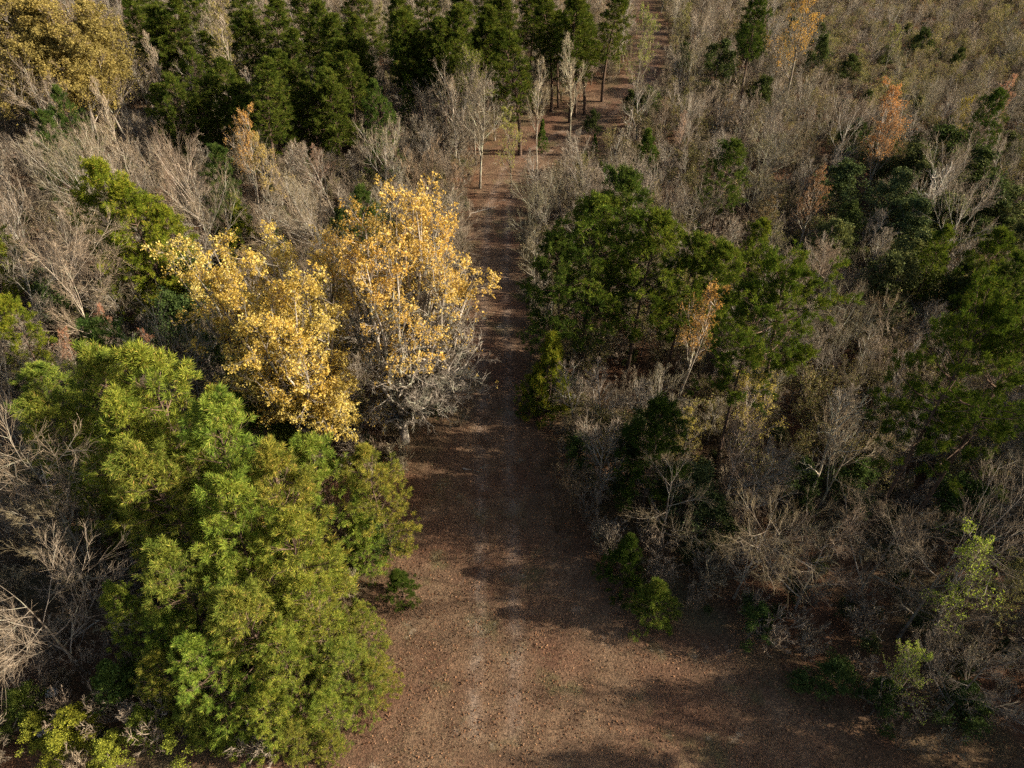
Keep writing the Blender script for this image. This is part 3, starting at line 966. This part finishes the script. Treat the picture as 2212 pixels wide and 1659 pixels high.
# trees in leaf or bud
for u, v, h, w, col, lab in [
        (1960, 190, 11, 1.0, (.56, .27, .10), 'orange budding tree rising out of the grey thicket'),
        (1925, 250, 9, .8, (.46, .25, .12), 'smaller rusty orange tree against the orange budding tree'),
        (2100, 208, 7, .7, (.55, .45, .06), 'bright yellow blossoming shrub beside a dark pine'),
        (1760, -20, 14, 1.0, (.60, .36, .09), 'golden orange tree far off in the scrub'),
        (1775, 375, 8, .85, (.36, .20, .11), 'tan leaved oak still holding dead leaves'),
        (1515, 608, 10.5, .8, (.52, .30, .09), 'orange tinged bare tree in front of green pines'),
        (1105, 235, 9, .75, (.40, .40, .10), 'yellow green budding tree beside the bend of the track'),
        (500, 240, 11, .8, (.58, .34, .10), 'thin tree with orange buds behind the lobed yellow maple'),
        (545, 290, 10, .8, (.50, .38, .12), 'thin tree with dull yellow buds behind the lobed yellow maple'),
        (1945, 50, 7, .9, (.32, .34, .10), 'light green budding tree in the far scrub'),
        (1640, 770, 9, .9, (.48, .40, .10), 'tree with sparse yellow green buds in front of the flat topped pine'),
        (1500, 880, 6.5, .8, (.50, .42, .12), 'small yellow budded tree at the thicket edge'),
        (2165, 1190, 8.5, .95, (.42, .52, .08), 'tree with fresh lime green leaves at the clearing border'),
        (2010, 1400, 5.5, .9, (.40, .50, .08), 'small lime leaved tree beneath drooping bare branches'),
        (440, 10, 14, .9, (.30, .26, .08), 'olive leaved tree among the dark pines'),
        (1020, 108, 12, .8, (.22, .24, .05), 'olive leafing tree under the tall dark pines'),
        (1390, 20, 13, .7, (.28, .32, .08), 'light green tree at the far side of the track'),
        (215, 665, 5, .8, (.55, .27, .17), 'small pinkish leaved tree behind the dark bluish pine'),
        (115, 715, 5, .8, (.52, .27, .16), 'pink brown leafed sapling behind the bright young pines'),
        (300, 712, 5, .7, (.52, .25, .15), 'pinkish sapling between the dark bluish pine and the lobed yellow maple'),
        (2190, 170, 8, .9, (.50, .28, .20), 'pale pink budding tree beside the scrub')]:
    plant_px('budding', u, v, h, lab, width=w, foliage=col, wood=(.95, .9, .85), leafy=lab.split()[0] not in ('tree', 'thin', 'pale'))
for u, v, h, w in [(30, 5, 15, 1.25), (100, 0, 15, 1.3), (165, 20, 14, 1.25), (60, 60, 13, 1.2), (190, 75, 12, 1.1), (5, 90, 12, 1.1), (120, 70, 13, 1.2)]:
    o = plant_px('budding', u, v, h, 'olive gold leafing oak in the group beyond the slim pines', group='olive gold oaks beyond the slim pines', width=w, foliage=(.34, .27, .085), wood=(.9, .85, .8))
    part('foliage', VAR['leafy_leaf'][1], o, (.36, .28, .085)).rotation_euler = (0, 0, 1.9)
    part('foliage', VAR['leafy_leaf'][2], o, (.31, .25, .08)).rotation_euler = (0, 0, 3.9)

# notable leafless trees
PALE = (1.25, 1.2, 1.12)
for u, v, h, w, k, col, lab in [
        (2035, 362, 10, .9, 'snag', (1.5, 1.5, 1.5), 'white dead tree with forked limbs over dark evergreens'),
        (1840, 860, 10.5, .8, 'snag', (1.45, 1.38, 1.2), 'pale forked bare tree with stout limbs in the thicket'),
        (1870, 870, 10, .75, 'fine', (1.25, 1.2, 1.05), 'pale bare tree twinned with the pale forked tree'),
        (110, 560, 10, .8, 'fine', (1.35, 1.25, 1.15), 'pale branched bare tree before a dark hollow'),
        (25, 965, 10.5, .8, 'fine', (1.15, 1.12, 1.05), 'large bare tree with sweeping grey limbs beside the bright pines'),
        (50, 1085, 9.5, .7, 'fine', (1.1, 1.06, 1.0), 'bare grey tree leaning out from the bright pines'),
        (20, 1250, 9, .9, 'fine', (1.15, 1.1, 1.05), 'low bare tree with long drooping pale limbs'),
        (1260, 850, 6.5, .8, 'clump', (.95, .9, .8), 'bundle of thin grey stems at the track edge'),
        (1245, 985, 5.5, 1.15, 'clump', (.9, .8, .72), 'wide leafless bush spreading over the clearing edge'),
        (1210, 1060, 4.0, 1.1, 'clump', (.85, .72, .65), 'low leafless bush at the clearing edge'),
        (985, 820, 4.5, 1.1, 'clump', (1.05, .95, .9), 'grey leafless bush under the orange yellow maple'),
        (1960, 1100, 9, 1.0, 'fine', (1.05, .98, .9), 'wide bare tree with tangled grey limbs at the clearing border'),
        (1800, 1150, 8, 1.0, 'fine', (1.0, .9, .82), 'bare tree with arching twigs over the clearing border'),
        (1650, 1120, 7.5, .9, 'fine', (1.0, .92, .85), 'grey bare tree leaning towards the clearing'),
        (2080, 1180, 8.5, 1.0, 'fine', (1.0, .95, .88), 'bare tree tangled with the lime leaved tree'),
        (2150, 1420, 6.5, 1.0, 'fine', (.95, .9, .85), 'bare tree with drooping twigs over the shaded leaf litter'),
        (1990, 1560, 3.0, 1.2, 'clump', (.95, .85, .78), 'leafless bush fanned out over the shaded leaf litter'),
        (1470, 1000, 8, .9, 'fine', (.95, .9, .85), 'grey bare tree in front of the nearly black evergreen'),
        (1590, 960, 8.5, .9, 'fine', (.95, .85, .78), 'brownish bare tree beside the dull blue green shrub'),
        (390, 385, 10, .65, 'spreading', (1.3, 1.2, 1.15), 'white limbed bare tree next to the small bright pine'),
        (200, 170, 14, .6, 'slender', PALE, 'tall white stemmed tree near the olive oaks'),
        (180, 270, 13, .6, 'slender', PALE, 'white stemmed tree among slim pines'),
        (315, 70, 14, .6, 'slender', PALE, 'white stemmed tree in front of the dark pine group'),
        (450, 0, 15, .7, 'slender', PALE, 'pale barked tree with long limbs among the dark pines'),
        (905, 120, 10, .6, 'snag', (1.5, 1.5, 1.45), 'silvery dead tree in front of the tall dark pines'),
        (975, 170, 12, .7, 'slender', PALE, 'white limbed tree in front of the tall dark pines'),
        (1030, 190, 12, .9, 'spreading', (1.15, 1.15, 1.05), 'pale crowned bare tree near the bend of the track'),
        (1165, 130, 14, .6, 'slender', PALE, 'white trunked tree beside the bend of the track'),
        (1245, 75, 15, .8, 'slender', (1.2, 1.2, 1.05), 'tall pale tree with an arched limb by the bend of the track'),
        (1365, 235, 6.5, .6, 'snag', (1.5, 1.45, 1.4), 'slim white dead tree on the open bend of the track'),
        (1480, 240, 8, .7, 'slender', (1.35, 1.1, 1.05), 'pinkish bare tree by the open bend of the track')]:
    h *= .85 if v < 500 else .92
    plant_px(k, u, v, h, lab, width=w, wood=tuple(c * .88 for c in col))

# more evergreens in the thicket past the white dead tree
r = R_(66)
for i in range(30):
    u, v = r.uniform(1760, 2260), r.uniform(255, 600)
    if u < 1980 and r.uniform() < .5:
        continue
    dark = r.uniform(.7, 1.15)
    plant_px('evergreen', u, v, r.uniform(3.5, 6.5), 'dull green evergreen in the thicket around the white dead tree', cat='shrub', group='evergreens around the white dead tree',
             width=r.uniform(.9, 1.4), tint=(dark * 1.5, dark * 1.4, dark * 1.35))
    NOTABLE.pop()
for i in range(26):
    u, v = r.uniform(1150, 2100), r.uniform(40, 240)
    plant_px('evergreen', u, v, r.uniform(2.5, 5), 'dark evergreen bush scattered through the far scrub and bare trees', cat='shrub', group='evergreen bushes in the far scrub',
             width=r.uniform(.8, 1.3), tint=(.9, .95, .75))
    NOTABLE.pop()
for i in range(22):
    u, v = r.uniform(20, 1000), r.uniform(180, 520)
    plant_px('evergreen', u, v, r.uniform(2.5, 4.5), 'low evergreen bush among leafless trees behind the yellow maples', cat='shrub', group='evergreen bushes behind the yellow maples',
             width=r.uniform(.8, 1.2), tint=(.95, 1.0, .75))
    NOTABLE.pop()

# ------------------------------------------------------------------ the leafless wood: filler trees
def zone(x, y):
    side = x < np.interp(y, TRACK[:, 1], TRACK[:, 0])
    if side:
        if y < 34:
            return 'beside the bright young pines'
        if y < 62:
            return 'in the wood behind the lobed yellow maple'
        if y < 92:
            return 'in the wood before the dark pine group'
        return 'between the far dark pines'
    if y < 32:
        return 'at the shady clearing border'
    if y < 52:
        return 'in the thicket near the flat topped pine'
    if y < 82:
        return 'in the wood around the lone conical pine'
    if x > 38:
        return 'in the far scrub past the orange tree'
    return 'at the open bend of the track'


LOOK = [('slender', 'slender grey leafless tree', 'slender leafless trees', (1.0, .94, .87)), ('slender', 'slender pinkish brown leafless tree', 'pinkish leafless trees', (1.05, .84, .76)),
        ('spreading', 'spreading leafless tree with grey limbs', 'spreading leafless trees', (1.0, .96, .9)), ('clump', 'many stemmed leafless tree', 'many stemmed leafless trees', (.92, .84, .76)),
        ('budding', 'leafless tree dusted with olive buds', 'olive budded trees', (.95, .9, .78))]


def visible(x, y, z):
    dep = y * CP + (H - z) * SP
    u = CX + x / dep * FPX
    v = CY - (y * SP - (H - z) * CP) / dep * FPX
    return -60 < u < 2272 and -60 < v < 1720


r = R_(77)
SHOWN = list(NOTABLE) + [(x, y, .3, w) for x, y, w in ((-1.5, 56, 1.6), (-1.4, 62, 1.8), (-1.0, 68, 2), (.5, 74, 2.5), (4, 80, 3), (8, 85, 4), (12, 90, 4), (16, 96, 2.5), (-1.4, 48, 1.6), (-1.2, 42, 1.6))]
count = 0
tries = 0
MAXT = {'n': 285}
while count < MAXT['n'] and tries < 40000:
    tries += 1
    y = 14 + 136 * r.uniform() ** 1.0
    x = r.uniform(-1, 1) * (20 + y * .62)
    op = openness(np.array([[x, y]]))[0]
    if op > .02:
        continue
    right = x > np.interp(y, TRACK[:, 1], TRACK[:, 0])
    scrub = right and y > 82 and x > 38
    if right:
        h = r.uniform(4.8, 8.2) if y > 34 else r.uniform(4.5, 7)
    else:
        h = r.uniform(5.5, 9.5) if y > 36 else r.uniform(4.5, 7)
    if scrub:
        h = r.uniform(2.8, 5.2)
    if not (visible(x, y, h) or visible(x, y, h * .4)):
        continue
    if x < -4 and 8 < y < 30 and x > -24 or x < -14 and y < 37:
        continue                                        # the bright pine stand fills this
    gap = 2.2 + .020 * y
    if any((x - a) ** 2 + (y - b) ** 2 < gap * gap for a, b, c in PLACED):
        continue
    if hides(x, y, h, .25 * h, SHOWN):
        continue
    # nothing tall in front of the maples and the track
    if -16 < x < 1 and y < 33:
        continue
    near = y < 48
    k = r.choice(5, p=[.30, .18, .20, .14, .18] if not right else [.24, .08, .28, .20, .20])
    kind, lab, grp, col = LOOK[k]
    j = r.uniform(.72, 1.02)
    if right:
        col = (col[0] * .88, col[1] * .95, col[2] * .93)
    if near and kind in ('spreading', 'slender', 'clump'):
        kind = 'fine'
    z = zone(x, y)
    plant(kind, (x, y), h, lab + ' ' + z, group=grp + ' ' + z, width=r.uniform(.8, 1.2) * (1.25 if scrub else 1), wood=tuple(c * j for c in col),
          foliage=tuple(np.array([(.26, .25, .09), (.34, .32, .11), (.36, .25, .12)][r.integers(3)]) * r.uniform(.8, 1.2)))
    count += 1
print('filler trees', count)

# ------------------------------------------------------------------ undergrowth: brush nobody could count
def brush_template(name, seed, h, leafy):
    r = R_(seed)
    g0, g1, e, d = bare_parts(r, h=h, crown0=.12, n1=7, ang1=38, len1=.40, n2=4, n3=3, n4=0, trunk_r=.006, stems=5, tip=.0085, wob=.10)
    g = Geo()
    g.v, g.q, g.n = g0.v + g1.v, list(g0.q), g0.n
    for f in g1.q:
        g.q.append(f + g0.n)
    g.n += g1.n
    if leafy:
        l = Geo()
        pts = np.repeat(e, 3, 0)
        l.leaves(pts + r.normal(size=pts.shape) * .10, .10, r, flat=.8)
        return bpy.data.objects.new(name, l.mesh(name, 'leaf'))
    return bpy.data.objects.new(name, g.mesh(name, 'bark_twig'))


def olive_template(name, seed, h, col):
    r = R_(seed)
    g0, g1, e, d = bare_parts(r, h=h, crown0=.10, n1=8, ang1=40, len1=.42, n2=4, n3=3, n4=0, trunk_r=.006, stems=4, tip=.0085, wob=.08)
    l = Geo()
    pts = np.repeat(e, 2, 0)
    l.leaves(pts + r.normal(size=pts.shape) * .07, .085, r)
    a = bpy.data.objects.new(name, g1.mesh(name, 'bark_twig'))
    b = bpy.data.objects.new(name, l.mesh(name, 'olive'))
    return [a, b]


def scatter_stuff(name, label, cat, templates, pts, scl, colors, r):
    """one object: instances of the templates on points (geometry nodes)"""
    o_list = []
    pick = r.integers(0, len(templates), len(pts))
    ng = bpy.data.node_groups.new(name, 'GeometryNodeTree')
    ng.interface.new_socket('Geometry', in_out='INPUT', socket_type='NodeSocketGeometry')
    ng.interface.new_socket('Geometry', in_out='OUTPUT', socket_type='NodeSocketGeometry')
    gi = ng.nodes.new('NodeGroupInput')
    go = ng.nodes.new('NodeGroupOutput')
    join = ng.nodes.new('GeometryNodeJoinGeometry')

    def named(n, t):
        a = ng.nodes.new('GeometryNodeInputNamedAttribute')
        a.data_type = t
        a.inputs['Name'].default_value = n
        return a.outputs[0]
    pk, rt, sc = named('pick', 'INT'), named('rot', 'FLOAT_VECTOR'), named('scl', 'FLOAT')
    for i, t in enumerate(templates):
        cmpn = ng.nodes.new('FunctionNodeCompare')
        cmpn.data_type = 'INT'
        cmpn.operation = 'EQUAL'
        ng.links.new(pk, cmpn.inputs[2])
        cmpn.inputs[3].default_value = i
        both = ng.nodes.new('GeometryNodeJoinGeometry')
        for ob in t:
            oi = ng.nodes.new('GeometryNodeObjectInfo')
            oi.inputs['Object'].default_value = ob
            oi.inputs['As Instance'].default_value = True
            ng.links.new(oi.outputs['Geometry'], both.inputs[0])
        inst = ng.nodes.new('GeometryNodeGeometryToInstance')
        ng.links.new(both.outputs[0], inst.inputs[0])
        ip = ng.nodes.new('GeometryNodeInstanceOnPoints')
        ng.links.new(gi.outputs[0], ip.inputs['Points'])
        ng.links.new(cmpn.outputs[0], ip.inputs['Selection'])
        ng.links.new(inst.outputs[0], ip.inputs['Instance'])
        ng.links.new(rt, ip.inputs['Rotation'])
        ng.links.new(sc, ip.inputs['Scale'])
        ng.links.new(ip.outputs[0], join.inputs[0])
    ng.links.new(join.outputs[0], go.inputs[0])
    me = bpy.data.meshes.new(name)
    z = np.array([ground_z(x, y) - .03 for x, y in pts])
    me.from_pydata(np.column_stack([pts, z]).tolist(), [], [])
    for n, t, v in (('pick', 'INT', pick), ('scl', 'FLOAT', scl)):
        a = me.attributes.new(n, t, 'POINT')
        a.data.foreach_set('value', np.asarray(v, np.int32 if t == 'INT' else np.float32))
    a = me.attributes.new('rot', 'FLOAT_VECTOR', 'POINT')
    rot = np.column_stack([r.normal(size=(len(pts), 2)) * .12, r.uniform(0, 6.28, len(pts))])
    a.data.foreach_set('vector', rot.astype(np.float32).ravel())
    o = bpy.data.objects.new(name, me)
    o['kind'] = 'stuff'
    o['label'] = label
    o['category'] = cat
    m = o.modifiers.new('scatter', 'NODES')
    m.node_group = ng
    return link(o)


r = R_(91)


def forest_points(n, r, ymax=152, near=0.02):
    y = 10 + (ymax - 10) * r.uniform(size=n) ** .9
    x = r.uniform(-1, 1, n) * (20 + y * .64)
    p = np.column_stack([x, y])
    return p[openness(p) < near]


tw = [[brush_template('brush', 700 + i, 2.6, False)] for i in range(4)]
p = forest_points(5200, r)
scatter_stuff('undergrowth', 'thin leafless brush and saplings filling the forest floor', 'undergrowth', tw, p, r.uniform(.45, 1.25, len(p)), None, r)
gr = [[brush_template('briars', 720 + i, 1.8, True)] for i in range(2)]
p = forest_points(2600, r)
keep = (np.sin(p[:, 0] * .21 + 1) * np.sin(p[:, 1] * .17 + .4) + .25 * r.normal(size=len(p))) > .05
p = p[keep]
scatter_stuff('green_undergrowth', 'low green briars and seedlings between the trunks', 'undergrowth', gr, p, r.uniform(.35, 1.0, len(p)), None, r)


ol = [olive_template('bushes', 740 + i, 3.2, c) for i, c in enumerate([(.20, .21, .07), (.26, .24, .09), (.17, .18, .07), (.30, .22, .12)])]
p = forest_points(3600, r)
side = p[:, 0] > np.interp(p[:, 1], TRACK[:, 1], TRACK[:, 0])
p = p[(side | (r.uniform(size=len(p)) < .35)) & (p[:, 1] > 26)]
scatter_stuff('olive_undergrowth', 'olive tinged budding bushes filling the wood across the track', 'undergrowth', ol, p, r.uniform(.45, 1.25, len(p)), None, r)


def wood_templates():
    out = []
    for kind, tints in (('slender', [(.80, .78, .70), (.86, .74, .66)]), ('clump', [(.74, .72, .62)]), ('spreading', [(.80, .80, .70)])):
        for i, (a, b) in enumerate(VAR[kind]):
            pair = []
            for m in (a, b):
                o = bpy.data.objects.new('wood', m)
                o.color = tints[i % len(tints)] + (1,)
                pair.append(o)
            out.append(pair)
    return out


def rest_of_wood():
    """the smaller, further leafless trees past the first few hundred"""
    r = R_(93)
    p = forest_points(7500, r, 156, .01)
    keep = []
    grid = [(a, b) for a, b, c in PLACED]
    for x, y in p:
        if hides(x, y, 6, 1.3, SHOWN, .55):
            continue
        if -17 < x < 1 and y < 35 or (-24 < x < -4 and y < 30) or y < 24:
            continue
        gap = 1.55 + .006 * y + .8 * math.sin(x * .23) * math.sin(y * .19)
        if all((x - a) ** 2 + (y - b) ** 2 > gap * gap for a, b in grid):
            grid.append((x, y))
            keep.append((x, y))
    keep = np.array(keep)
    right = keep[:, 0] > np.interp(keep[:, 1], TRACK[:, 1], TRACK[:, 0])
    h = np.where(right, r.uniform(3.4, 7.0, len(keep)), r.uniform(3.8, 8.0, len(keep)))
    h = np.where(right & (keep[:, 1] > 82) & (keep[:, 0] > 38), r.uniform(2.2, 4.4, len(keep)), h)
    print('rest of wood', len(keep))
    scatter_stuff('leafless_wood', 'mass of thin leafless trees making up the rest of the wood', 'wood', wood_templates(), keep, h / 10.0, None, r)


rest_of_wood()
print('triangles', sum(sum(len(p.vertices) - 2 for p in m.polygons) if len(m.polygons) < 2000 else len(m.loops) - 2 * len(m.polygons) for m in bpy.data.meshes))


# the wood goes on past the clearing border; its shade falls across the clearing
def border_wood():
    r = R_(55)
    n = 0
    spots = []
    for t in range(4000):
        x, y = r.uniform(25, 55), r.uniform(9, 34) if t % 6 else r.uniform(-2, 34)
        if visible(x, y, 5) or x < 22 + .35 * y or any((x - a) ** 2 + (y - b) ** 2 < 22 for a, b in spots):
            continue
        spots.append((x, y))
    for x, y in spots:
        if r.uniform() < .30:
            plant('pine_dense', (x, y), r.uniform(10, 14), 'green pine in the shading wood beyond the clearing border', group='pines in the shading wood beyond the clearing border', tint=(.8, .9, .6))
        else:
            plant(['spreading', 'slender'][int(r.integers(2))], (x, y), r.uniform(10.5, 15), 'tall leafless tree in the shading wood beyond the clearing border',
                  group='leafless trees in the shading wood beyond the clearing border', wood=(.85, .82, .75))
    print('border', len(spots))


border_wood()


# ------------------------------------------------------------------ small things on the ground
def stone(u, v, size, label, seed):
    r = R_(seed)
    n, m = 7, 9
    th = np.linspace(.12, math.pi - .12, n)
    ph = np.arange(m) * 2 * math.pi / m
    T, F = np.meshgrid(th, ph, indexing='ij')
    rad = size * (1 + .16 * r.normal(size=T.shape))
    V = np.stack([rad * np.sin(T) * np.cos(F) * 1.3, rad * np.sin(T) * np.sin(F), rad * np.cos(T) * .6], -1).reshape(-1, 3)
    i = np.arange(n * m).reshape(n, m)
    q = np.stack([i[:-1], np.roll(i[:-1], -1, 1), np.roll(i[1:], -1, 1), i[1:]], -1).reshape(-1, 4)
    me = mesh_from('stone', V, [q[:, ::-1], i[:1].copy(), i[-1:, ::-1].copy()], MAT['stone'])
    p = at(u, v)
    o = bpy.data.objects.new('stone', me)
    o.location = (p[0], p[1], ground_z(p[0], p[1]) + size * .3)
    o['label'] = label
    o['category'] = 'stone'
    link(o)


MAT['stone'] = bark_material('pale_stone', (.42, .40, .37), (.70, .68, .64), 6.0)
stone(114, 1496, .24, 'pale stone lying under the yellow green shrubs beside the bright pines', 1)
stone(92, 1585, .18, 'smaller pale stone at the ragged edge of the clearing', 2)
stone(741, 940, .16, 'white stone in the dark gap under the yellow maples', 4)


def fallen_branch(u, v, length, az, label, seed):
    r = R_(seed)
    p = at(u, v)
    g = Geo()
    d = np.array([[math.cos(az), math.sin(az), .02]])
    P, R = grow(np.zeros((1, 3)), d, np.array([length]), np.array([.05]), np.array([.015]), 8, .08, 0, r)
    g.tubes(P, R, 5)
    S, D, L, rr, _ = sprout(P, R, np.array([length]), 7, .2, .95, 45, 10, .4, r)
    D[:, 2] = np.abs(D[:, 2]) * .4
    P2, R2 = grow(S, D, L, rr, np.full(len(S), .008), 4, .12, -.02, r)
    g.tubes(P2, R2, 4)
    o = bpy.data.objects.new('fallen_branch', g.mesh('fallen_branch', 'bark_pale'))
    o.location = (p[0], p[1], ground_z(p[0], p[1]) + .05)
    o['label'] = label
    o['category'] = 'branch'
    link(o)


fallen_branch(1015, 460, 3.2, .5, 'pale fallen branch lying across the far end of the track', 5)
fallen_branch(1000, 1010, 2.4, -.3, 'fallen branch on leaf litter in front of the orange yellow maple', 6)
fallen_branch(215, 1340, 3.5, -2.3, 'long bare branch lying beside the bright pines', 7)
